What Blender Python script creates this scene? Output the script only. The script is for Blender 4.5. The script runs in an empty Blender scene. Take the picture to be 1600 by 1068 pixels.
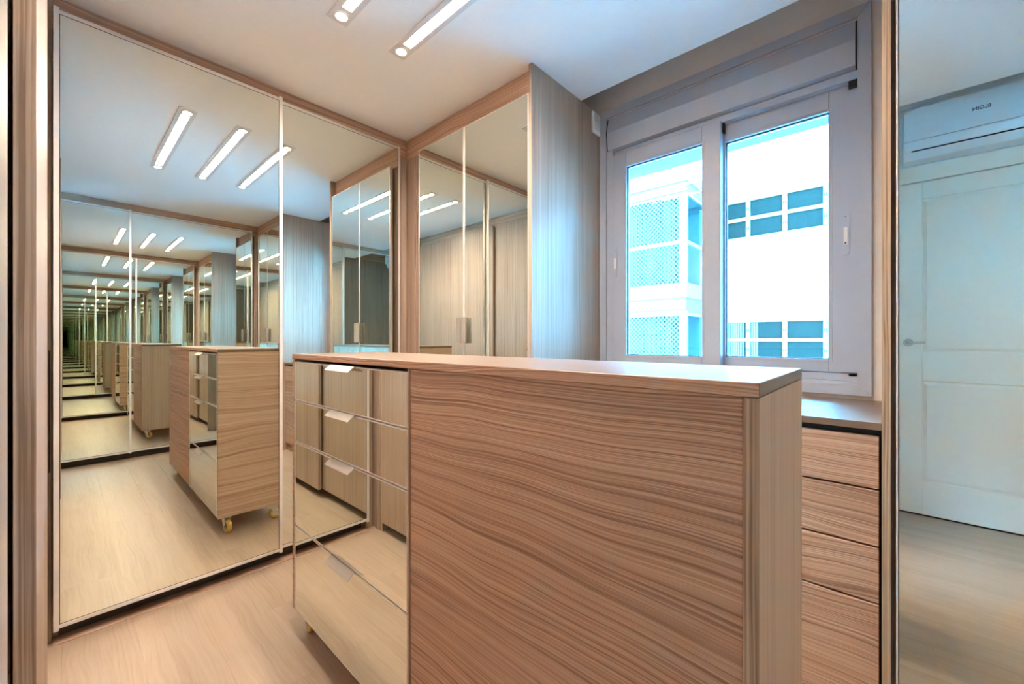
import bpy, bmesh, math, random
from mathutils import Vector, Matrix
random.seed(7)
scn = bpy.context.scene
col = scn.collection
# ------------------------------------------------------------------ camera, world, exposure
FPX = 640.303
cam_d = bpy.data.cameras.new('camera'); cam = bpy.data.objects.new('camera', cam_d); col.objects.link(cam)
cam_d.sensor_width = 36.0; cam_d.lens = FPX*36/1600
cam_d.shift_x = -0.63/1600; cam_d.shift_y = -(534-530.056)/1600
cam_d.clip_start = 0.01; cam_d.clip_end = 200
cam.location = (0, 0, 1.105); cam.rotation_euler = (math.radians(90), 0, math.radians(90-47.636))
scn.camera = cam
scn.view_settings.view_transform = 'Standard'; scn.view_settings.look = 'None'
scn.view_settings.gamma = 1.0; scn.view_settings.use_curve_mapping = False
scn.view_settings.exposure = 2.08
SKY = (0.18, 0.56, 1.0); SKY_STRENGTH = 50.0
world = bpy.data.worlds.new('world'); scn.world = world; world.use_nodes = True
wb = world.node_tree.nodes['Background']; wb.inputs[0].default_value = (*SKY, 1); wb.inputs[1].default_value = SKY_STRENGTH
STRIP_EMIT = 48.0; SPOT_EMIT = 25.0; SPOT_WATTS = 2.0; LAMP_COL = (1.0, 0.84, 0.68)
c = scn.cycles
c.max_bounces = 32; c.glossy_bounces = 28; c.diffuse_bounces = 8; c.transmission_bounces = 8; c.transparent_max_bounces = 24
c.sample_clamp_indirect = 30.0; c.use_denoising = True; c.blur_glossy = 0.6

# ------------------------------------------------------------------ materials
def lin(r, g, b):
    f = lambda v: (v/255/12.92) if v/255 <= 0.04045 else ((v/255+0.055)/1.055)**2.4
    return (f(r), f(g), f(b))
def newmat(name):
    m = bpy.data.materials.new(name); m.use_nodes = True
    nt = m.node_tree; b = nt.nodes['Principled BSDF']
    return m, nt, b
def plain(name, color, rough=0.5, metal=0.0, noise=0.04, scale=30.0, bump=0.0):
    m, nt, b = newmat(name)
    tc = nt.nodes.new('ShaderNodeTexCoord'); n = nt.nodes.new('ShaderNodeTexNoise')
    n.inputs['Scale'].default_value = scale; n.inputs['Detail'].default_value = 3
    nt.links.new(tc.outputs['Object'], n.inputs['Vector'])
    r = nt.nodes.new('ShaderNodeValToRGB')
    r.color_ramp.elements[0].position = 0.3; r.color_ramp.elements[1].position = 0.7
    r.color_ramp.elements[0].color = (*[v*(1-noise) for v in color], 1)
    r.color_ramp.elements[1].color = (*[min(1, v*(1+noise)) for v in color], 1)
    nt.links.new(n.outputs['Fac'], r.inputs['Fac']); nt.links.new(r.outputs['Color'], b.inputs['Base Color'])
    b.inputs['Roughness'].default_value = rough; b.inputs['Metallic'].default_value = metal
    if bump:
        bp = nt.nodes.new('ShaderNodeBump'); bp.inputs['Strength'].default_value = bump; bp.inputs['Distance'].default_value = 0.001
        nt.links.new(n.outputs['Fac'], bp.inputs['Height']); nt.links.new(bp.outputs['Normal'], b.inputs['Normal'])
    return m
def math_node(nt, op, a, b=None):
    n = nt.nodes.new('ShaderNodeMath'); n.operation = op
    for i, v in enumerate((a, b)):
        if v is None: continue
        if isinstance(v, (int, float)): n.inputs[i].default_value = v
        else: nt.links.new(v, n.inputs[i])
    return n.outputs[0]
def wood(name, grain, dark, mid, light, fine=110.0, wave=0.05, contrast=1.0, bump=0.35, rough=0.5, rnd=True, low=1.0, broad_w=0.4, along=0.75, across=None):
    """grain = axis along which the fibres run; lines wander by 'wave' metres across it"""
    m, nt, b = newmat(name)
    L = nt.links.new
    tc = nt.nodes.new('ShaderNodeTexCoord'); oi = nt.nodes.new('ShaderNodeObjectInfo')
    sep = nt.nodes.new('ShaderNodeSeparateXYZ'); L(tc.outputs['Object'], sep.inputs[0])
    ax = {'x': 0, 'y': 1, 'z': 2}[grain]; oth = [i for i in range(3) if i != ax]
    al = sep.outputs[ax]; c1 = sep.outputs[oth[0]]; c2 = sep.outputs[oth[1]]
    if rnd:
        off = math_node(nt, 'MULTIPLY', oi.outputs['Random'], 37.0)
        al = math_node(nt, 'ADD', al, off)
    def comb(sa, sc, add=None):
        cb = nt.nodes.new('ShaderNodeCombineXYZ')
        L(math_node(nt, 'MULTIPLY', al, sa), cb.inputs[0])
        for i, (ci, a_) in enumerate(((c1, oth[0]), (c2, oth[1]))):
            main = across is None or 'xyz'[a_] == across
            xi = math_node(nt, 'ADD', ci, add) if (add is not None and main) else ci
            L(math_node(nt, 'MULTIPLY', xi, sc if main else min(sc, 2.0)), cb.inputs[i+1])
        return cb.outputs[0]
    def noise(vec, detail, rough_=0.55):
        n = nt.nodes.new('ShaderNodeTexNoise'); n.inputs['Scale'].default_value = 1.0
        n.inputs['Detail'].default_value = detail; n.inputs['Roughness'].default_value = rough_
        L(vec, n.inputs['Vector']); return n.outputs['Fac']
    warp = noise(comb(1.7*low, 4.0*low), 2.0)
    wofs = math_node(nt, 'MULTIPLY', math_node(nt, 'SUBTRACT', warp, 0.5), wave*2)
    lines = noise(comb(along, fine, wofs), 1.0, 0.5)
    broad = noise(comb(0.7, 9.0, wofs), 3.0, 0.6)
    pores = noise(comb(9.0, 420.0, wofs), 2.0, 0.6)
    v = math_node(nt, 'MULTIPLY', math_node(nt, 'SUBTRACT', lines, 0.5), 1.25*contrast)
    v = math_node(nt, 'ADD', v, math_node(nt, 'MULTIPLY', math_node(nt, 'SUBTRACT', broad, 0.5), broad_w))
    v = math_node(nt, 'ADD', v, math_node(nt, 'MULTIPLY', math_node(nt, 'SUBTRACT', pores, 0.5), 0.30))
    v = math_node(nt, 'ADD', v, 0.5)
    r = nt.nodes.new('ShaderNodeValToRGB'); cr = r.color_ramp
    cr.elements[0].position = 0.22; cr.elements[0].color = (*dark, 1)
    cr.elements[1].position = 0.80; cr.elements[1].color = (*light, 1)
    e = cr.elements.new(0.5); e.color = (*mid, 1)
    L(v, r.inputs['Fac']); L(r.outputs['Color'], b.inputs['Base Color'])
    b.inputs['Roughness'].default_value = rough
    if bump:
        bp = nt.nodes.new('ShaderNodeBump'); bp.inputs['Strength'].default_value = bump; bp.inputs['Distance'].default_value = 0.0012
        L(v, bp.inputs['Height']); L(bp.outputs['Normal'], b.inputs['Normal'])
    return m
WD, WM, WL = (0.26, 0.145, 0.090), (0.48, 0.305, 0.212), (0.60, 0.43, 0.32)
M = {}
M['wood_v'] = wood('wood_vertical', 'z', (0.24, 0.155, 0.108), (0.38, 0.265, 0.198), (0.47, 0.35, 0.272), fine=150, wave=0.006, contrast=0.6, bump=0.2)
M['wood_x'] = wood('wood_along_x', 'x', (0.27, 0.143, 0.086), (0.52, 0.312, 0.206), (0.63, 0.415, 0.29), fine=330, wave=0.05, contrast=1.0, bump=0.8, low=0.8, broad_w=0.2, along=0.8, across='z')
M['wood_top_dimmed'] = wood('wood_top_dimmed', 'x', (0.155, 0.092, 0.057), (0.195, 0.118, 0.074), (0.225, 0.145, 0.095), fine=130, wave=0.03, contrast=0.5, bump=0.08, rough=0.35, across='y')  # same wood as the rest, colour darkened to offset lamplight from above
M['wood_y'] = wood('wood_along_y', 'y', WD, WM, WL, fine=130, wave=0.035, contrast=0.7, bump=0.3, across='z')
M['wood_edge'] = wood('wood_edge', 'z', (0.24, 0.15, 0.09), (0.42, 0.295, 0.20), (0.55, 0.41, 0.30), fine=260, wave=0.006, contrast=1.2, bump=0.3)
M['wood_end_lit'] = wood('wood_end_lit', 'z', (0.40, 0.25, 0.175), (0.56, 0.375, 0.275), (0.64, 0.46, 0.35), fine=150, wave=0.006, contrast=0.5, bump=0.15)  # lighter copy of the vertical wood; brightness of the end face put into colour
M['floor'] = wood('floor_plank', 'x', (0.29, 0.20, 0.14), (0.405, 0.30, 0.222), (0.465, 0.352, 0.265), fine=120, wave=0.03, contrast=0.3, bump=0.03, rough=0.42, low=1.6, broad_w=0.5, along=2.2, across='y')
M['ceil'] = plain('ceiling_paint', (0.86, 0.85, 0.84), 0.9, noise=0.01)
M['taupe'] = plain('wall_paint', (0.70, 0.62, 0.56), 0.9, noise=0.02)
M['whitewall'] = plain('white_paint', (0.82, 0.82, 0.80), 0.85, noise=0.01)
M['doorpaint'] = plain('door_lacquer', (0.92, 0.79, 0.65), 0.4, noise=0.01)
M['pvc'] = plain('window_pvc', (0.3956, 0.4186, 0.4876), 0.35, noise=0.01)
M['acw'] = plain('ac_plastic', (0.82, 0.84, 0.86), 0.3, noise=0.01)
M['alu'] = plain('aluminium', (0.74, 0.70, 0.67), 0.38, 0.35, noise=0.02, scale=80)
M['chrome'] = plain('chrome', (0.75, 0.75, 0.76), 0.15, 1.0, noise=0.02)
M['tab'] = plain('handle_tab', (0.4160, 0.3680, 0.3280), 0.45, 0.3, noise=0.02)
M['black'] = plain('black_rubber', (0.012, 0.012, 0.014), 0.6)
M['darkgap'] = plain('dark_plinth', (0.05, 0.038, 0.03), 0.8)
M['yellow'] = plain('yellow_wheel', (0.62, 0.40, 0.08), 0.35, noise=0.08, scale=60)
M['bezel'] = plain('lamp_frame', (0.70, 0.67, 0.64), 0.5, noise=0.01)
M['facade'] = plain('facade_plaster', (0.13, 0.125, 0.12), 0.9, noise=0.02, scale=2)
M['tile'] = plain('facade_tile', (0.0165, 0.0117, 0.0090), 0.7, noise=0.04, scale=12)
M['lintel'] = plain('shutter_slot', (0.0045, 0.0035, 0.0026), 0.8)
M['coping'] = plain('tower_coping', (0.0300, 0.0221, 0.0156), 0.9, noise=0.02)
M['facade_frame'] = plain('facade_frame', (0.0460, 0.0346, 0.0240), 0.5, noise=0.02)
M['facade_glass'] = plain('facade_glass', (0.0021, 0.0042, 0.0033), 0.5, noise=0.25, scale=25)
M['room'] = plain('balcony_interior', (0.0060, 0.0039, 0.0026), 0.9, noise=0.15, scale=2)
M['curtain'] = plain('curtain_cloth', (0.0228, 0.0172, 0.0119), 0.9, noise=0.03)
M['ground'] = plain('street_paving', (0.78, 0.77, 0.76), 0.9, noise=0.1, scale=0.6)
M['net'] = plain('net_cord', (0.0414, 0.0311, 0.0216), 0.8)
M['facade_glass'].node_tree.nodes['Principled BSDF'].inputs['Specular IOR Level'].default_value = 0.02
def mirror_mat():
    m, nt, b = newmat('mirror_glass')
    tc = nt.nodes.new('ShaderNodeTexCoord'); n = nt.nodes.new('ShaderNodeTexNoise'); n.inputs['Scale'].default_value = 1.5
    nt.links.new(tc.outputs['Object'], n.inputs['Vector'])
    r = nt.nodes.new('ShaderNodeValToRGB')
    r.color_ramp.elements[0].color = (0.872, 0.905, 0.845, 1); r.color_ramp.elements[1].color = (0.878, 0.910, 0.850, 1)
    nt.links.new(n.outputs['Fac'], r.inputs['Fac']); nt.links.new(r.outputs['Color'], b.inputs['Base Color'])
    b.inputs['Metallic'].default_value = 1.0; b.inputs['Roughness'].default_value = 0.0
    return m
M['mirror'] = mirror_mat()
def glass_mat(name, tint, gloss=None):
    m = bpy.data.materials.new(name); m.use_nodes = True; nt = m.node_tree; nt.nodes.clear()
    o = nt.nodes.new('ShaderNodeOutputMaterial'); t = nt.nodes.new('ShaderNodeBsdfTransparent'); g = nt.nodes.new('ShaderNodeBsdfGlossy')
    fr = nt.nodes.new('ShaderNodeFresnel'); fr.inputs['IOR'].default_value = 1.45
    mx = nt.nodes.new('ShaderNodeMixShader')
    t.inputs[0].default_value = (*tint, 1); g.inputs['Roughness'].default_value = 0.0
    if gloss is None: nt.links.new(fr.outputs[0], mx.inputs[0])
    else: mx.inputs[0].default_value = gloss
    nt.links.new(t.outputs[0], mx.inputs[1]); nt.links.new(g.outputs[0], mx.inputs[2]); nt.links.new(mx.outputs[0], o.inputs[0])
    return m
M['glass'] = glass_mat('window_glass', (0.84, 0.965, 0.985))
M['balcony_glass'] = glass_mat('balcony_glass', (0.72, 0.92, 0.95), 0.0008)
def emit_mat(name, color, strength):
    m, nt, b = newmat(name)
    b.inputs['Base Color'].default_value = (0.9, 0.9, 0.9, 1)
    b.inputs['Emission Color'].default_value = (*color, 1); b.inputs['Emission Strength'].default_value = strength
    return m
M['strip'] = emit_mat('lamp_diffuser', LAMP_COL, STRIP_EMIT)
M['spot'] = emit_mat('lamp_bulb', LAMP_COL, SPOT_EMIT)

# ------------------------------------------------------------------ helpers
def bm_box(bm, x0, x1, y0, y1, z0, z1, bev=0.0):
    vs = [bm.verts.new((x, y, z)) for x in (min(x0, x1), max(x0, x1)) for y in (min(y0, y1), max(y0, y1)) for z in (min(z0, z1), max(z0, z1))]
    F = [(0, 1, 3, 2), (4, 6, 7, 5), (0, 4, 5, 1), (2, 3, 7, 6), (0, 2, 6, 4), (1, 5, 7, 3)]
    fs = [bm.faces.new([vs[i] for i in f]) for f in F]
    if bev:
        es = list({e for f in fs for e in f.edges})
        bmesh.ops.bevel(bm, geom=es, offset=bev, segments=1, affect='EDGES')
def bm_cyl(bm, p0, p1, r, seg=24, r2=None):
    p0 = Vector(p0); p1 = Vector(p1); d = p1-p0
    rot = Vector((0, 0, 1)).rotation_difference(d.normalized()).to_matrix().to_4x4()
    bmesh.ops.create_cone(bm, cap_ends=True, segments=seg, radius1=r, radius2=r if r2 is None else r2, depth=d.length, matrix=Matrix.Translation((p0+p1)/2) @ rot)
def bm_prism(bm, pts, axis, a0, a1):
    """extrude the outline pts (two other axes, in order) along axis"""
    def P(p, a):
        return {'x': (a, p[0], p[1]), 'y': (p[0], a, p[1]), 'z': (p[0], p[1], a)}[axis]
    A = [bm.verts.new(P(p, a0)) for p in pts]; B = [bm.verts.new(P(p, a1)) for p in pts]
    n = len(pts)
    bm.faces.new(A); bm.faces.new(B[::-1])
    for i in range(n): bm.faces.new((A[i], B[i], B[(i+1) % n], A[(i+1) % n]))
def origin_of(parent):
    o = Vector((0, 0, 0))
    while parent is not None: o += parent.location; parent = parent.parent
    return o
def mk(name, bm, mat, parent=None, loc=None, smooth=False):
    """world-space bmesh -> one mesh object; loc = own origin of a top-level object"""
    bmesh.ops.recalc_face_normals(bm, faces=bm.faces)
    me = bpy.data.meshes.new(name)
    base = origin_of(parent) if parent else Vector(loc or (0, 0, 0))
    bmesh.ops.translate(bm, verts=bm.verts, vec=-base)
    bm.to_mesh(me); bm.free()
    if smooth:
        for p in me.polygons: p.use_smooth = True
    me.materials.append(mat)
    o = bpy.data.objects.new(name, me); col.objects.link(o)
    if parent: o.parent = parent
    else: o.location = base
    return o
def boxes(name, lst, mat, parent=None, bev=0.0, loc=None):
    bm = bmesh.new()
    for b in lst: bm_box(bm, *b, bev)
    return mk(name, bm, mat, parent, loc)
def box(name, x0, x1, y0, y1, z0, z1, mat, parent=None, bev=0.0, loc=None):
    return boxes(name, [(x0, x1, y0, y1, z0, z1)], mat, parent, bev, loc)
def tag(o, label, cat, group=None, kind=None):
    o['label'] = label; o['category'] = cat
    if group: o['group'] = group
    if kind: o['kind'] = kind
    return o
def thing(name, loc, label, cat, group=None, kind=None):
    o = bpy.data.objects.new(name, None); col.objects.link(o); o.location = loc; o.empty_display_size = 0.1
    return tag(o, label, cat, group, kind)

H = 2.36
XW0, XW1, YB, YW, HS = -2.87, 1.42, -0.763, 2.032, 2.66
# ------------------------------------------------------------------ room shell
floor = tag(box('floor', XW0, XW1, YB-0.1, YW+0.02, -0.06, -0.008, M['darkgap']), 'pale oak vinyl plank floor running under the wardrobes', 'floor', kind='structure')
PW, PL = 0.19, 1.22
row = 0; y = YB
while y < 1.60:
    x = -2.36 - PL*((row*0.37) % 1.0)
    while x < 0.86:
        xa, xb = max(x, -2.36), min(x+PL, 0.86)
        if xb-xa > 0.03:
            box('plank', xa+0.0001, xb-0.0001, y+0.0001, y+PW-0.0001, -0.008, 0.0, M['floor'], floor, 0.0003)
        x += PL
    y += PW; row += 1
LY = (0.462, 0.726, 0.990); LX0, LX1 = -1.60, -0.462
cl = []
ys = [-0.17]
for yc in LY: ys += [yc-0.030, yc+0.030]
ys.append(1.836)
hx0, hx1 = -1.515, -0.547
for i in range(0, len(ys)-1):
    if i % 2 == 0: cl.append((XW0, XW1, ys[i], ys[i+1], H, H+0.045))
    else:
        cl.append((XW0, hx0, ys[i], ys[i+1], H, H+0.045)); cl.append((hx1, XW1, ys[i], ys[i+1], H, H+0.045))
cl.append((XW0, XW1, YB-0.1, YW+0.2, HS, HS+0.1))
cl.append((XW0, XW1, -0.17, -0.158, H+0.045, HS)); cl.append((XW0, XW1, 1.824, 1.836, H+0.045, HS))
tag(boxes('ceiling', cl, M['ceil']), 'smooth white lowered plaster ceiling with a curtain slot by the window', 'ceiling', kind='structure')
tag(box('wall_left', XW0-0.1, XW0, YB-0.1, YW+0.2, -0.06, HS, M['taupe']), 'taupe wall behind the mirrored sliding wardrobe', 'wall', kind='structure')
tag(box('wall_right', XW1, XW1+0.1, YB-0.1, YW+0.2, -0.06, HS, M['taupe']), 'taupe wall behind the second mirrored sliding wardrobe', 'wall', kind='structure')
DX0, DX1, DT = 0.062, 0.762, 2.095
tag(boxes('wall_back', [(XW0, 0.0, YB-0.1, YB, -0.06, HS), (0.0, XW1, YB-0.1, YB, DT, HS), (DX1+0.03, XW1, YB-0.1, YB, -0.06, DT), (0.0, DX0-0.03, YB-0.1, YB, -0.06, DT), (DX0-0.03, DX1+0.03, YB-0.1, YB-0.06, -0.06, DT)], M['whitewall']), 'pale wall with the white door and air conditioner', 'wall', kind='structure')
WX0, WX1, WZ0, WZ1 = -1.140, -0.078, 0.930, 2.318
tag(boxes('wall_window', [(XW0, WX0, YW, YW+0.2, -0.06, HS), (WX1, XW1, YW, YW+0.2, -0.06, HS), (WX0, WX1, YW, YW+0.2, -0.06, WZ0), (WX0, WX1, YW, YW+0.2, WZ1, HS)], M['taupe']), 'taupe wall around the sliding window', 'wall', kind='structure')

# ------------------------------------------------------------------ door and casing
door = tag(box('door_1', DX0, DX1, YB-0.045, YB-0.010, 0.008, DT-0.004, M['doorpaint'], loc=(DX0, YB-0.03, 0)), 'white lacquered door with two moulded panels and lever handle', 'door', kind='structure')
px0, px1 = DX0+0.104, DX1-0.104
for nm, b in (('stile', (DX0+0.001, px0, 0.008, DT-0.004)), ('stile', (px1, DX1-0.001, 0.008, DT-0.004)), ('rail', (px0, px1, 1.984, DT-0.004)), ('rail', (px0, px1, 0.843, 1.030)), ('rail', (px0, px1, 0.008, 0.216))):
    box(nm, b[0], b[1], YB-0.010, YB, b[2], b[3], M['doorpaint'], door, 0.0015)
for z0, z1 in ((1.030, 1.984), (0.216, 0.843)):
    bm = bmesh.new()
    a, d = 0.004, 0.022
    o_ = [(px0+a, z0+a), (px1-a, z0+a), (px1-a, z1-a), (px0+a, z1-a)]; i_ = [(px0+d, z0+d), (px1-d, z0+d), (px1-d, z1-d), (px0+d, z1-d)]
    vo = [bm.verts.new((p[0], YB-0.009, p[1])) for p in o_]; vi = [bm.verts.new((p[0], YB-0.002, p[1])) for p in i_]
    vb = [bm.verts.new((p[0], YB-0.0102, p[1])) for p in o_]
    bm.faces.new(vi)
    for k in range(4):
        bm.faces.new((vo[k], vo[(k+1) % 4], vi[(k+1) % 4], vi[k])); bm.faces.new((vb[k], vb[(k+1) % 4], vo[(k+1) % 4], vo[k]))
    mk('panel', bm, M['doorpaint'], door)
bm = bmesh.new(); hx = DX0+0.042; hz = 1.085
bm_cyl(bm, (hx, YB, hz), (hx, YB+0.009, hz), 0.0245, 32)
hd = mk('door_handle', bm, M['chrome'], door)
bm = bmesh.new()
bm_cyl(bm, (hx, YB+0.009, hz), (hx, YB+0.045, hz), 0.008, 16); bm_box(bm, hx-0.008, hx+0.074, YB+0.040, YB+0.052, hz-0.007, hz+0.007, 0.002)
mk('lever', bm, M['chrome'], hd)
tag(boxes('trim_1', [(-0.002, DX0-0.004, YB, YB+0.014, 0, 2.191), (DX1+0.004, DX1+0.028, YB, YB+0.014, 0, 2.191), (DX0-0.004, DX1+0.004, YB, YB+0.014, DT, 2.191)], M['doorpaint'], bev=0.001), 'white casing around the panelled door', 'door casing', kind='structure')

# ------------------------------------------------------------------ window
win = thing('window_1', (-0.6, YW, WZ0), 'white sliding window with two sashes and a shutter box', 'window', kind='structure')
def frame4(x0, x1, z0, z1, y0, y1, wl, wr, wb_, wt, bev=0.0012):
    return [(x0, x0+wl, y0, y1, z0, z1), (x1-wr, x1, y0, y1, z0, z1), (x0+wl, x1-wr, y0, y1, z0, z0+wb_), (x0+wl, x1-wr, y0, y1, z1-wt, z1)]
# mitred inner casing on the wall
def mitre(x0, x1, z0, z1, w, y0, y1):
    o_ = [(x0, z0), (x1, z0), (x1, z1), (x0, z1)]; i_ = [(x0+w, z0+w), (x1-w, z0+w), (x1-w, z1-w), (x0+w, z1-w)]
    for k in range(4):
        g = 0.0006
        bm = bmesh.new(); a, b, c_, d = o_[k], o_[(k+1) % 4], i_[(k+1) % 4], i_[k]
        cx_ = sum(p[0] for p in (a, b, c_, d))/4; cz_ = sum(p[1] for p in (a, b, c_, d))/4
        pts = []
        for p in (a, b, c_, d):
            v = Vector((cx_-p[0], cz_-p[1])); t = (b[0]-a[0], b[1]-a[1]); L_ = math.hypot(*t); t = (t[0]/L_, t[1]/L_)
            s = 1 if (v.x*t[0]+v.y*t[1]) > 0 else -1
            pts.append((p[0]+t[0]*g*s, p[1]+t[1]*g*s))
        bm_prism(bm, pts, 'y', y0, y1)
        mk('casing', bm, M['pvc'], win)
mitre(-1.182, -0.040, 0.893, 2.362, 0.040, YW-0.014, YW+0.001)
boxes('window_frame', [(-1.140, -1.104, YW-0.004, YW+0.15, 0.931, 2.317), (-0.0785, -0.070, YW-0.004, YW+0.15, 0.931, 2.317), (-1.104, -0.0785, YW-0.004, YW+0.15, 0.931, 0.944), (-1.104, -0.0785, YW+0.018, YW+0.024, 0.944, 0.972), (-1.104, -0.0785, YW+0.062, YW+0.068, 0.944, 0.972),
       (-1.104, -0.0785, YW+0.012, YW+0.15, 2.104, 2.135)], M['pvc'], win, 0.001)
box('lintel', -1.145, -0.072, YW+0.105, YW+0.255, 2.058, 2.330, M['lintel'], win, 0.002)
def sash(x0, x1, z0, z1, gx0, gx1, gz0, gz1, y0, y1, lockx):
    s = boxes('sash', frame4(x0, x1, z0, z1, y0, y1, gx0-x0, x1-gx1, gz0-z0, z1-gz1), M['pvc'], win, 0.002)
    boxes('glazing_bead', frame4(gx0-0.011, gx1+0.011, gz0-0.011, gz1+0.011, y0-0.0015, y0+0.004, 0.011, 0.011, 0.011, 0.011), M['pvc'], s, 0.001)
    boxes('gasket', frame4(gx0-0.001, gx1+0.001, gz0-0.001, gz1+0.001, (y0+y1)/2-0.007, (y0+y1)/2+0.007, 0.004, 0.004, 0.004, 0.004), M['black'], s)
    box('pane', gx0+0.002, gx1-0.002, (y0+y1)/2-0.003, (y0+y1)/2+0.003, gz0+0.002, gz1-0.002, M['glass'], s)
    bm = bmesh.new(); zc = 1.524; hw = 0.012; hh = 0.076
    pts = [(lockx+hw*math.cos(t), zc+hh+hw*math.sin(t)) for t in [math.pi*k/10 for k in range(11)]] + [(lockx+hw*math.cos(t), zc-hh+hw*math.sin(t)) for t in [math.pi+math.pi*k/10 for k in range(11)]]
    bm_prism(bm, pts, 'y', y0-0.004, y0+0.001); l = mk('lock', bm, M['pvc'], s)
    boxes('lock_slot', [(lockx-0.006, lockx+0.006, y0-0.0046, y0-0.0035, zc-0.045, zc+0.022)], M['alu'], l, 0.0003)
    boxes('lock_pin', [(lockx-0.003, lockx+0.003, y0-0.0052, y0-0.0035, zc-0.043, zc-0.037), (lockx-0.0015, lockx+0.0015, y0-0.0045, y0-0.0035, zc+0.062, zc+0.065)], M['black'], l)
    return s
sash(-1.103, -0.560, 0.975, 2.108, -1.026, -0.641, 1.0235, 2.028, YW-0.006, YW+0.036, -1.089)
sash(-0.640, -0.080, 0.973, 2.106, -0.553, -0.170, 1.026, 2.022, YW+0.044, YW+0.086, -0.118)
# roller shutter box: slanted front
bm = bmesh.new()
pr = [(YW-0.004, 2.313), (YW-0.022, 2.235), (YW-0.012, 2.143), (YW+0.03, 2.137), (YW+0.10, 2.137), (YW+0.10, 2.313)]
bm_prism(bm, pr, 'x', -1.132, -0.0865); sb = mk('shutter_box', bm, M['pvc'], win)
for x0, x1 in ((-1.1365, -1.1325), (-0.0862, -0.0800)):
    bm = bmesh.new(); bm_prism(bm, [(p[0]-0.0015 if p[0] < YW else p[0], p[1]) for p in pr], 'x', x0, x1); mk('end_cap', bm, M['black'], sb)
boxes('brush_block', [(-0.108, -0.081, YW+0.018, YW+0.043, 2.082, 2.112), (-0.108, -0.081, YW+0.018, YW+0.043, 0.962, 0.9725), (-0.560, -0.552, YW+0.02, YW+0.043, 2.06, 2.105), (-0.562, -0.552, YW+0.02, YW+0.043, 0.962, 0.975)], M['black'], win, 0.001)

# ------------------------------------------------------------------ mirrored doors
def mirror_door(parent, plane, front, depth, a0, a1, z0, z1, fw, name='mirror_door', gask=True, stile_ext=0.0, back=True):
    """plane 'x' or 'y'; front = coordinate of the visible face, body goes away from the room by depth (signed)"""
    def bb(u0, u1, w0, w1, d0, d1):
        p, q = front+d0, front+d1
        return (p, q, u0, u1, w0, w1) if plane == 'x' else (u0, u1, p, q, w0, w1)
    s = 1 if depth > 0 else -1
    t = abs(depth)
    d = boxes(name, [bb(a0, a0+fw, z0-stile_ext, z1+stile_ext, 0, depth), bb(a1-fw, a1, z0-stile_ext, z1+stile_ext, 0, depth), bb(a0+fw, a1-fw, z0, z0+fw, s*0.001, depth), bb(a0+fw, a1-fw, z1-fw, z1, s*0.001, depth)], M['alu'], parent, 0.0006)
    box('mirror', *bb(a0+fw-0.001, a1-fw+0.001, z0+fw-0.001, z1-fw+0.001, s*0.0015, s*t*0.6), M['mirror'], d)
    if gask:
        g = 0.0022
        boxes('gasket', [bb(a0+fw, a0+fw+g, z0+fw, z1-fw, s*0.0012, s*0.004), bb(a1-fw-g, a1-fw, z0+fw, z1-fw, s*0.0012, s*0.004), bb(a0+fw, a1-fw, z0+fw, z0+fw+g, s*0.0012, s*0.004), bb(a0+fw, a1-fw, z1-fw-g, z1-fw, s*0.0012, s*0.004)], M['black'], d)
    return d
# L: sliding wardrobe on the left
wl_ = thing('mirrored_wardrobe', (-2.5, 0.7, 0), 'tall wardrobe with two sliding mirror doors facing the end of the island with mirrored drawers', 'wardrobe')
box('carcass', -2.85, -2.285, -0.075, 1.425, 0.0, H, M['wood_v'], wl_)
box('plinth', -2.285, -2.275, -0.012, 1.425, 0.0, 0.07, M['darkgap'], wl_)
box('cornice', -2.285, -2.250, -0.03, 1.466, 2.24, H, M['wood_y'], wl_, 0.001)
box('end_post', -2.284, -2.250, -0.068, -0.0275, 0.0, H, M['wood_edge'], wl_, 0.001)
box('corner_post', -2.30, -2.250, 1.428, 1.470, 0.0, 2.24, M['wood_v'], wl_, 0.001)
box('floor_track', -2.275, -2.212, -0.026, 1.43, 0.0, 0.005, M['wood_y'], wl_, 0.0008)
box('pull', -2.2503, -2.2490, -0.0365, -0.0315, 0.62, 1.065, M['darkgap'], wl_, 0.0004)
mirror_door(wl_, 'x', -2.202, -0.020, -0.024, 0.731, 0.063, 2.294, 0.0145, stile_ext=0.008)
mirror_door(wl_, 'x', -2.226, -0.020, 0.690, 1.409, 0.063, 2.294, 0.0145, stile_ext=0.004)
# M: sliding wardrobe on the right, out of frame but seen in the reflections
wm_ = thing('mirrored_wardrobe', (1.1, 0.4, 0), 'tall wardrobe with two wide sliding mirror doors beside the white door', 'wardrobe')
box('carcass', 0.815, 1.40, -0.755, 1.425, 0.0, H, M['wood_v'], wm_)
box('plinth', 0.805, 0.815, -0.755, 1.425, 0.0, 0.07, M['darkgap'], wm_)
box('cornice', 0.782, 0.815, -0.745, 1.466, 2.24, H, M['wood_y'], wm_, 0.001)
box('end_post', 0.79, 0.815, -0.745, -0.665, 0.0, 2.24, M['wood_v'], wm_, 0.001)
box('corner_post', 0.782, 0.815, 1.428, 1.470, 0.0, 2.24, M['wood_v'], wm_, 0.001)
mirror_door(wm_, 'x', 0.734, 0.020, -0.660, 0.425, 0.063, 2.294, 0.0145, stile_ext=0.006)
mirror_door(wm_, 'x', 0.758, 0.020, 0.380, 1.409, 0.063, 2.294, 0.0145, stile_ext=0.004)
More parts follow.
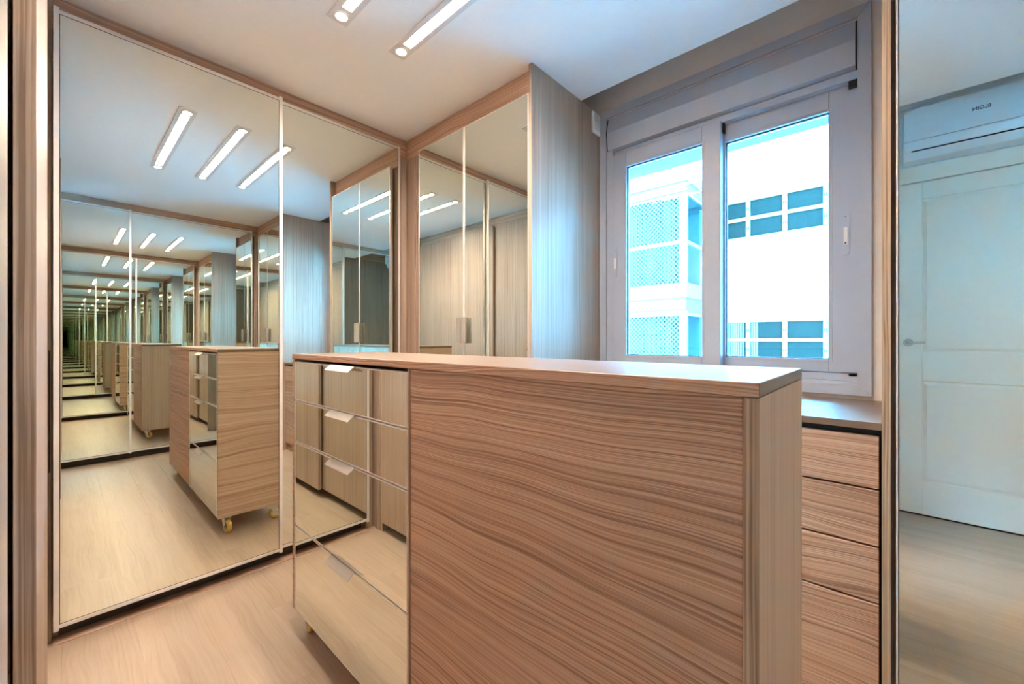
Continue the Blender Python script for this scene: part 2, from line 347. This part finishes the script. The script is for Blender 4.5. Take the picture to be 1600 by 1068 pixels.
# B and C: hinged wardrobes flanking the window
def tab_handle(parent, x, side, yf):
    # folded plate on the door edge, standing out from the face
    bm = bmesh.new()
    bm_box(bm, x-0.0012 if side < 0 else x-0.0003, x+0.0003 if side < 0 else x+0.0012, yf-0.020, yf+0.004, 1.085, 1.222)
    bm_box(bm, min(x, x+side*0.034), max(x, x+side*0.034), yf-0.0215, yf-0.0195, 1.085, 1.222, 0.0004)
    mk('handle', bm, M['tab'], parent)
yf = 1.434
wbx = thing('mirrored_wardrobe', (-1.7, 1.75, 0), 'wardrobe with two hinged mirror doors and tab handles between the corner and the window', 'wardrobe')
box('carcass', -2.245, -1.2045, 1.475, 2.028, 0.0, H, M['wood_v'], wbx)
box('cornice', -2.249, -1.2045, 1.467, 1.475, 2.236, H, M['wood_x'], wbx, 0.0008)
boxes('corner_filler', [(-2.249, -2.135, 1.471, 1.4755, 0, 2.236), (-2.19, -2.15, 1.466, 1.4755, 0, 2.236)], M['wood_v'], wbx, 0.0006)
box('side_panel', -1.2035, -1.1850, 1.432, 2.028, 0.0, H, M['wood_v'], wbx, 0.0006)
box('panel_edging', -1.2033, -1.1852, 1.4305, 1.432, 0.0, H-0.001, M['wood_edge'], wbx)
box('plinth', -2.10, -1.2045, 1.470, 1.4755, 0.0, 0.07, M['darkgap'], wbx)
for a0, a1, s in ((-2.068, -1.6595, -1), (-1.6565, -1.2085, 1)):
    d = mirror_door(wbx, 'y', yf, 0.020, a0, a1, 0.072, 2.234, 0.0055, gask=False)
    tab_handle(d, a1-0.001 if s < 0 else a0+0.001, s, yf)
wcx = thing('mirrored_wardrobe', (0.4, 1.75, 0), 'narrow wardrobe with two hinged mirror doors reflecting the white door and air conditioner', 'wardrobe')
box('carcass', 0.0095, 0.780, 1.475, 2.028, 0.0, H, M['wood_v'], wcx)
box('cornice', 0.0095, 0.781, 1.467, 1.475, 2.236, H, M['wood_x'], wcx, 0.0008)
box('corner_filler', 0.70, 0.781, 1.471, 1.4755, 0, 2.236, M['wood_v'], wcx, 0.0006)
box('side_panel', -0.0083, 0.0090, 1.440, 2.028, 0.0, H, M['wood_v'], wcx, 0.0006)
box('panel_edging', -0.0081, 0.0088, 1.4385, 1.440, 0.0, H-0.001, M['wood_edge'], wcx)
box('plinth', 0.0095, 0.70, 1.470, 1.4755, 0.0, 0.07, M['darkgap'], wcx)
for a0, a1, s in ((0.0190, 0.3565, -1), (0.3595, 0.700, 1)):
    d = mirror_door(wcx, 'y', yf, 0.020, a0, a1, 0.072, 2.234, 0.0035, gask=True)
    tab_handle(d, a1-0.001 if s < 0 else a0+0.001, s, yf)
# E: wood sliding wardrobe
we = thing('wooden_wardrobe', (-1.2, -0.45, 0), 'wardrobe with plain vertical-grain wood sliding doors facing the mirrored drawers', 'wardrobe')
box('carcass', -2.26, -0.1815, -0.760, -0.160, 0.0, H-0.001, M['wood_v'], we)
box('bulkhead', -2.26, -0.165, -0.760, -0.176, H, HS-0.002, M['wood_x'], we)
box('cornice', -2.26, -0.1815, -0.160, -0.128, 2.20, H-0.001, M['wood_x'], we, 0.001)
box('plinth', -2.20, -0.1815, -0.160, -0.125, 0.0, 0.07, M['darkgap'], we)
box('end_panel', -0.1810, -0.1600, -0.760, -0.0104, 0.0, H-0.001, M['wood_v'], we, 0.0005)
boxes('corner_post', [(-2.262, -2.145, -0.128, -0.074, 0.0, 2.20), (-2.215, -2.165, -0.10, -0.068, 0.0, 2.20)], M['wood_v'], we, 0.001)
for x0, x1, y0, y1 in ((-2.135, -1.450, -0.080, -0.058), (-1.500, -0.900, -0.0472, -0.0257), (-0.955, -0.190, -0.080, -0.058)):
    d = box('sliding_door', x0, x1, y0, y1, 0.062, 2.240, M['wood_v'], we, 0.0006)
    boxes('door_edging', [(x1, x1+0.0008, y0+0.0003, y1-0.0003, 0.063, 2.239)], M['wood_edge'], d)

# ------------------------------------------------------------------ island with mirrored drawers on casters
isl = thing('wheeled_island', (-0.884, 0.755, 0), 'tall wood-grain dressing island with mirrored drawers standing on yellow casters', 'island')
IX0, IX1, IY0, IY1, IZ0, IZT = -1.652, -0.116, 0.582, 0.927, 0.099, 1.051
box('top', IX0, IX1, IY0, IY1, IZT-0.0185, IZT, M['wood_top_dimmed'], isl, 0.0010)
box('top_edging', IX0+0.0005, IX1-0.0005, IY0-0.0010, IY0, IZT-0.0180, IZT-0.0008, M['wood_x'], isl)
box('end_panel', -0.1345, IX1, IY0+0.0005, IY1, IZ0, IZT-0.0195, M['wood_end_lit'], isl, 0.0007)
box('end_panel_edging', -0.1343, IX1-0.0002, IY0-0.0008, IY0+0.0005, IZ0+0.001, IZT-0.021, M['wood_edge'], isl)
box('end_panel', IX0+0.001, -1.634, IY0, IY1, IZ0, IZT-0.0190, M['wood_y'], isl, 0.0007)
box('front_panel', -0.8775, -0.1353, IY0+0.0025, IY0+0.021, IZ0, IZT-0.0190, M['wood_x'], isl, 0.0006)
box('divider', -0.8855, -0.8783, IY0-0.0005, IY1-0.02, IZ0, IZT-0.0190, M['wood_edge'], isl, 0.0005)
box('back_panel', -1.633, -0.1350, IY1-0.018, IY1-0.001, IZ0, IZT-0.0190, M['wood_v'], isl, 0.0006)
box('bottom_panel', -1.633, -0.1350, IY0+0.022, IY1-0.019, IZ0, IZ0+0.018, M['wood_x'], isl)
zs = (1.0245, 0.8795, 0.7255, 0.4150, 0.1010)
for k in range(4):
    d = mirror_door(isl, 'y', IY0-0.0005, 0.018, -1.6315, -0.8870, zs[k+1]+0.0015, zs[k]-0.0015, 0.0042, name='drawer', gask=False)
    zt = zs[k]-0.0015
    bm = bmesh.new()
    bm_prism(bm, [(IY0+0.004, zt+0.0002), (IY0+0.004, zt+0.0018), (IY0-0.003, zt+0.0018), (IY0-0.024, zt-0.014), (IY0-0.0235, zt-0.0155), (IY0-0.0035, zt+0.0002)], 'x', -1.318, -1.160)
    mk('handle', bm, M['tab'], d)
R = 0.038
def caster(x, yv, ang):
    bm = bmesh.new()
    ca, sa = math.cos(ang), math.sin(ang)
    tr = Matrix.Translation((x, yv, 0)) @ Matrix.Rotation(ang, 4, 'Z')
    bm_box(bm, -0.028, 0.028, -0.028, 0.028, IZ0-0.005, IZ0-0.0005)
    for s in (-1, 1):
        y0 = s*0.0155
        A = [(-0.022, IZ0-0.005), (0.024, IZ0-0.005), (0.036, R+0.012), (0.033, R-0.010), (0.018, R-0.008)]
        bm_prism(bm, A, 'y', y0-0.0012, y0+0.0012)
    bmesh.ops.transform(bm, matrix=tr, verts=bm.verts)
    cs = mk('caster', bm, M['chrome'], isl)
    bm = bmesh.new(); n = 32; prof = [(R-0.016, -0.012), (R-0.004, -0.012), (R, -0.007), (R, 0.007), (R-0.004, 0.012), (R-0.016, 0.012)]
    rings = [[bm.verts.new((0.026+r*math.cos(2*math.pi*i/n), w, R+r*math.sin(2*math.pi*i/n))) for i in range(n)] for r, w in prof]
    for j in range(len(prof)):
        a, b = rings[j], rings[(j+1) % len(prof)]
        for i in range(n): bm.faces.new((a[i], a[(i+1) % n], b[(i+1) % n], b[i]))
    bmesh.ops.transform(bm, matrix=tr, verts=bm.verts); mk('wheel', bm, M['yellow'], cs, smooth=False)
    bm = bmesh.new(); bm_cyl(bm, (0.026, -0.0105, R), (0.026, 0.0105, R), R-0.0155, 24); bm_cyl(bm, (0.026, -0.019, R), (0.026, 0.019, R), 0.006, 12)
    bmesh.ops.transform(bm, matrix=tr, verts=bm.verts); mk('hub', bm, M['chrome'], cs)
for x, yv, a in ((-1.590, 0.632, 3.0), (-1.600, 0.868, 1.75), (-0.885, 0.632, 2.6), (-0.885, 0.868, 2.0), (-0.190, 0.632, 0.6), (-0.190, 0.868, 1.2)):
    caster(x, yv, a)

# ------------------------------------------------------------------ dresser under the window
dr = thing('dresser', (-0.6, 1.77, 0), 'low built-in wood dresser of plain drawers below the window', 'dresser')
box('carcass', -1.184, -0.0095, 1.530, 2.028, 0.0, 0.855, M['darkgap'], dr)
box('countertop', -1.1845, -0.0090, 1.490, 2.0315, 0.858, 0.878, M['wood_top_dimmed'], dr, 0.0008)
box('plinth', -1.1845, -0.0090, 1.520, 1.530, 0.0, 0.072, M['wood_x'], dr)
dz = (0.842, 0.693, 0.536, 0.381, 0.075)
for x0, x1 in ((-1.182, -0.5975), (-0.5945, -0.0145)):
    for k in range(4): box('drawer', x0, x1, 1.500, 1.519, dz[k+1]+0.0028, dz[k]-0.0028, M['wood_x'], dr, 0.0012)

# ------------------------------------------------------------------ ceiling lights
names = ('long recessed ceiling light closest to the wooden wardrobe', 'long recessed ceiling light in the middle of the three', 'long recessed ceiling light closest to the window')
for k, yc in enumerate(LY):
    t = thing('ceiling_light', (-1.03, yc, H), names[k], 'ceiling light', 'recessed ceiling lights')
    x0, x1, w = LX0, LX1, 0.040; ix0, ix1, iw = -1.512, -0.550, 0.0185
    boxes('frame', [(x0, x1, yc-w, yc-iw, H-0.004, H-0.0002), (x0, x1, yc+iw, yc+w, H-0.004, H-0.0002), (x0, ix0, yc-iw, yc+iw, H-0.004, H-0.0002), (ix1, x1, yc-iw, yc+iw, H-0.004, H-0.0002)], M['bezel'], t)
    boxes('tray', [(ix0, ix1, yc-iw-0.002, yc-iw, H-0.001, H+0.044), (ix0, ix1, yc+iw, yc+iw+0.002, H-0.001, H+0.044), (ix0-0.002, ix0, yc-iw, yc+iw, H-0.001, H+0.044), (ix1, ix1+0.002, yc-iw, yc+iw, H-0.001, H+0.044), (ix0, ix1, yc-iw, yc+iw, H+0.040, H+0.044)], M['bezel'], t)
    box('diffuser', ix0+0.030, ix1-0.030, yc-iw+0.003, yc+iw-0.003, H+0.010, H+0.020, M['strip'], t)
    for sx in (-1.557, -0.505):
        bm = bmesh.new(); n = 28
        pf = [(0.026, H-0.004), (0.027, H-0.007), (0.022, H-0.0085), (0.0185, H-0.005)]
        rg = [[bm.verts.new((sx+r*math.cos(2*math.pi*i/n), yc+r*math.sin(2*math.pi*i/n), z)) for i in range(n)] for r, z in pf]
        for j in range(3):
            for i in range(n): bm.faces.new((rg[j][i], rg[j][(i+1) % n], rg[j+1][(i+1) % n], rg[j+1][i]))
        s = mk('spotlight', bm, M['bezel'], t)
        bm = bmesh.new(); bm_cyl(bm, (sx, yc, H-0.0075), (sx, yc, H-0.0045), 0.0150, 24); mk('bulb', bm, M['spot'], s)
        ld = bpy.data.lights.new('spot_beam', 'SPOT'); ld.energy = SPOT_WATTS; ld.color = LAMP_COL; ld.spot_size = math.radians(110); ld.spot_blend = 0.7; ld.shadow_soft_size = 0.018
        lo = bpy.data.objects.new('spot_beam', ld); col.objects.link(lo); lo.parent = s; lo.location = (sx+1.03, 0, -0.012)

# ------------------------------------------------------------------ air conditioner, switch plate
ac = thing('air_conditioner', (0.39, YB, 2.196), 'white wall-mounted split air conditioner above the white door', 'air conditioner')
AX0, AX1 = 0.078, 0.705
bm = bmesh.new()
bm_prism(bm, [(YB, 2.200), (YB, 2.486), (YB+0.165, 2.486), (YB+0.188, 2.470), (YB+0.188, 2.300), (YB+0.165, 2.245), (YB+0.11, 2.203)], 'x', AX0, AX1); mk('body', bm, M['acw'], ac)
bm = bmesh.new()
rr = 0.012; z0, z1 = 2.294, 2.484
pts = []
for cx_, cz_, a0 in ((AX1-rr, z1-rr, 0), (AX0+rr, z1-rr, 90), (AX0+rr, z0+rr, 180), (AX1-rr, z0+rr, 270)):
    for k in range(6): a = math.radians(a0+18*k); pts.append((cx_+rr*math.cos(a), cz_+rr*math.sin(a)))
bm_prism(bm, pts, 'y', YB+0.186, YB+0.200); fp = mk('front_panel', bm, M['acw'], ac)
bm = bmesh.new(); bm_prism(bm, [(YB+0.186, 2.291), (YB+0.194, 2.289), (YB+0.176, 2.243), (YB+0.166, 2.246)], 'x', AX0+0.036, AX1-0.036); mk('louver', bm, M['acw'], ac)
boxes('air_slot', [(AX0+0.036, AX1-0.036, YB+0.150, YB+0.170, 2.2395, 2.2435)], M['black'], ac)
fc = bpy.data.curves.new('logo', 'FONT'); fc.body = 'ELGIN'; fc.size = 0.026; fc.extrude = 0.0004; fc.align_x = 'CENTER'; fc.align_y = 'CENTER'; fc.offset = 0.0006
fo = bpy.data.objects.new('logo_curve', fc); col.objects.link(fo)
bpy.context.view_layer.update()
me = bpy.data.meshes.new_from_object(fo.evaluated_get(bpy.context.evaluated_depsgraph_get()))
bpy.data.objects.remove(fo); me.name = 'logo'
me.materials.clear(); me.materials.append(plain('logo_ink', (0.03, 0.035, 0.05), 0.4))
lg = bpy.data.objects.new('logo', me); col.objects.link(lg); lg.parent = fp
lg.rotation_euler = (math.radians(90), 0, math.radians(180)); lg.location = Vector((0.392, YB+0.2004, 2.392))-origin_of(fp)
lg['label'] = 'dark letters ELGIN'
sw = thing('switch_plate', (-1.184, 1.972, 2.285), 'small white slatted wall box high on the wardrobe side panel by the window', 'wall box')
box('cover', -1.1848, -1.172, 1.936, 2.010, 2.232, 2.345, M['acw'], sw, 0.002)
for k in range(4): box('slat', -1.1722, -1.1700, 1.944, 2.002, 2.250+k*0.022, 2.266+k*0.022, M['acw'], sw, 0.0006)

# ------------------------------------------------------------------ outside: the building across
tag(box('ground', -40, 30, YW+0.3, 45, -9.1, -9.0, M['ground']), 'pale paved courtyard below the window', 'ground', kind='structure')
bd = thing('apartment_building', (-1.5, 11.0, -9.0), 'white apartment block with bands of steel windows across the courtyard', 'building')
FY = 11.0; TX = -3.274; TY = 9.3
rows = [(4.445, 4.41, 4.03, 3.95, 3.56, 3.53), (1.615, 1.515, 1.13, 1.06, 0.66, 0.60)]
wins = []
z_edges = [-9.0]
seg = []
z = -9.0
for rt in (rows[1], rows[0]):
    seg.append((z, rt[5])); z = rt[0]
seg.append((z, 6.4))
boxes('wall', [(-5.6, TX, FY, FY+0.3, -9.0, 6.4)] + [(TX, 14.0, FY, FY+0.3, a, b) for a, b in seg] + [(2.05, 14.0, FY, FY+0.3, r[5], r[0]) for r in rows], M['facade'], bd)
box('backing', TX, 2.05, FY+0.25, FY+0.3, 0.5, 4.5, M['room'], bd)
for ri, (zt, a1, a0, b1, b0, zb) in enumerate(rows):
    box('sill', TX, 2.05, FY-0.05, FY+0.02, zb-0.05, zb, M['facade'], bd)
    for k in range(-1, 6):
        x0 = -2.394+0.741*k; x1 = x0+0.652
        if x1 > 2.0: continue
        w0, w1 = x0-0.0445, x1+0.0445
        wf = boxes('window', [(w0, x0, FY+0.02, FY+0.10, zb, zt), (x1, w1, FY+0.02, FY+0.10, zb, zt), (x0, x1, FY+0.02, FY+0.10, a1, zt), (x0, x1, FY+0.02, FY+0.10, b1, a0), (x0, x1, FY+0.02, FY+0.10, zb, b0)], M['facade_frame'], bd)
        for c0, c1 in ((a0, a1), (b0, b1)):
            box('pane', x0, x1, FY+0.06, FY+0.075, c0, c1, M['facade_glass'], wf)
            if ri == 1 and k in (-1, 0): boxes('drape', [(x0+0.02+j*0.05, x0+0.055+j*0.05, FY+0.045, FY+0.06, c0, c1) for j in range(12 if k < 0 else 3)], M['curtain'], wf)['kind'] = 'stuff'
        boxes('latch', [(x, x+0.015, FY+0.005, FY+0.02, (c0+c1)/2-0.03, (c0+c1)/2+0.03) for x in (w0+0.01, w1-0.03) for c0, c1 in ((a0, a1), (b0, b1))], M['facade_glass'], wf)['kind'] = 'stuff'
tw = thing('balcony_tower', (-5.0, 10.0, -9.0), 'projecting stack of enclosed balconies with pale tiled parapets', 'building')
TB = [(-9.0, -0.50), (1.70, 2.38), (4.395, 4.962)]
for a, b in TB:
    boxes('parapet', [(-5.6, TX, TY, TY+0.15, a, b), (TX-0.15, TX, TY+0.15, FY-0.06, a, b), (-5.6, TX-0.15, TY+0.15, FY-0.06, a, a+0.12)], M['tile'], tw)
    boxes('coping', [(-5.6, TX+0.03, TY-0.04, TY, b-0.34, b-0.02), (TX, TX+0.03, TY, FY-0.06, b-0.34, b-0.02)], M['coping'], tw)
    box('drip_edge', -5.6, TX+0.04, TY-0.05, TY, a, a+0.05, M['coping'], tw)
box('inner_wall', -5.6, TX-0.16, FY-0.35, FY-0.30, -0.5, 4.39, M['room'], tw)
box('upper_wall', -5.6, TX-0.25, TY+0.3, FY-0.05, 4.5, 6.4, M['facade'], tw)
for (a, b) in ((-0.5, 1.70), (2.38, 4.395)):
    box('corner_post', TX-0.16, TX, TY, TY+0.12, a, b, M['facade_frame'], tw); box('corner_post', TX-0.06, TX, FY-0.12, FY-0.06, a, b, M['facade_frame'], tw)
    boxes('rail', [(-5.6, TX-0.16, TY, TY+0.05, a+0.87, a+0.95), (TX-0.05, TX, TY+0.12, FY-0.12, a+0.87, a+0.95), (-5.6, TX-0.16, TY, TY+0.05, b-0.06, b), (TX-0.05, TX, TY+0.12, FY-0.12, b-0.06, b)], M['facade_frame'], tw)
    box('pane', -5.6, TX-0.165, TY+0.02, TY+0.03, a+0.95, b-0.06, M['balcony_glass'], tw)
    box('pane', TX-0.03, TX-0.02, TY+0.125, FY-0.125, a+0.95, b-0.06, M['balcony_glass'], tw)
    box('pane', -5.6, TX-0.165, TY+0.02, TY+0.03, a, a+0.87, M['balcony_glass'], tw)
def curtain(x0, x1, yv, z0, z1, label, sag=0.0):
    bm = bmesh.new(); n = max(12, int((x1-x0)/0.02)); top = []; bot = []
    for layer in (0, 0.004):
        T, B = [], []
        for i in range(n+1):
            u = i/n; x = x0+(x1-x0)*u; yy = yv+0.035*math.sin(u*(x1-x0)*2*math.pi/0.11)+0.012*math.sin(u*17)+layer
            T.append(bm.verts.new((x, yy, z1))); B.append(bm.verts.new((x+sag*(u-0.5)*0, yy*1.0, z0)))
        top.append(T); bot.append(B)
    for i in range(n):
        bm.faces.new((top[0][i], top[0][i+1], bot[0][i+1], bot[0][i])); bm.faces.new((top[1][i+1], top[1][i], bot[1][i], bot[1][i+1]))
    o = mk('curtain', bm, M['curtain'], None, ((x0+x1)/2, yv, z0), smooth=True)
    return tag(o, label, 'curtain', 'curtains in the balconies across')
curtain(-5.2, -4.30, 9.58, 2.45, 4.33, 'pale curtain drawn behind the upper balcony glass beside a dark gap')
curtain(-3.95, -3.50, 9.60, 2.45, 4.33, 'pale gathered curtain behind the corner of the upper balcony')
curtain(-4.42, -3.72, 9.60, -0.40, 1.66, 'wide pleated white curtain in the lower balcony opening')
def net(x0, x1, z0, z1, yv, label):
    bm = bmesh.new(); p = 0.10; w = 0.0045
    W_, H_ = x1-x0, z1-z0
    for s in (1, -1):
        k = -H_
        while k < W_:
            # line x = k + t, z = t (or mirrored)
            t0 = max(0, -k); t1 = min(H_, W_-k)
            if t1 > t0+0.01:
                pa = (k+t0, t0); pb = (k+t1, t1)
                if s < 0: pa = (W_-pa[0], pa[1]); pb = (W_-pb[0], pb[1])
                o = s*w*0.707
                q = [(x0+pa[0]-o, z0+pa[1]+w*.707), (x0+pb[0]-o, z0+pb[1]+w*.707), (x0+pb[0]+o, z0+pb[1]-w*.707), (x0+pa[0]+o, z0+pa[1]-w*.707)]
                bm_prism(bm, q, 'y', yv, yv+0.004)
            k += p
    o = mk('safety_net', bm, M['net'], None, ((x0+x1)/2, yv, z0))
    tag(o, label, 'net', 'balcony safety nets', 'stuff')
net(-5.3, TX, 2.38, 4.39, TY-0.03, 'white diamond mesh safety net over the upper balcony')
net(-5.3, TX, -0.48, 1.69, TY-0.03, 'white diamond mesh safety net over the lower balcony')
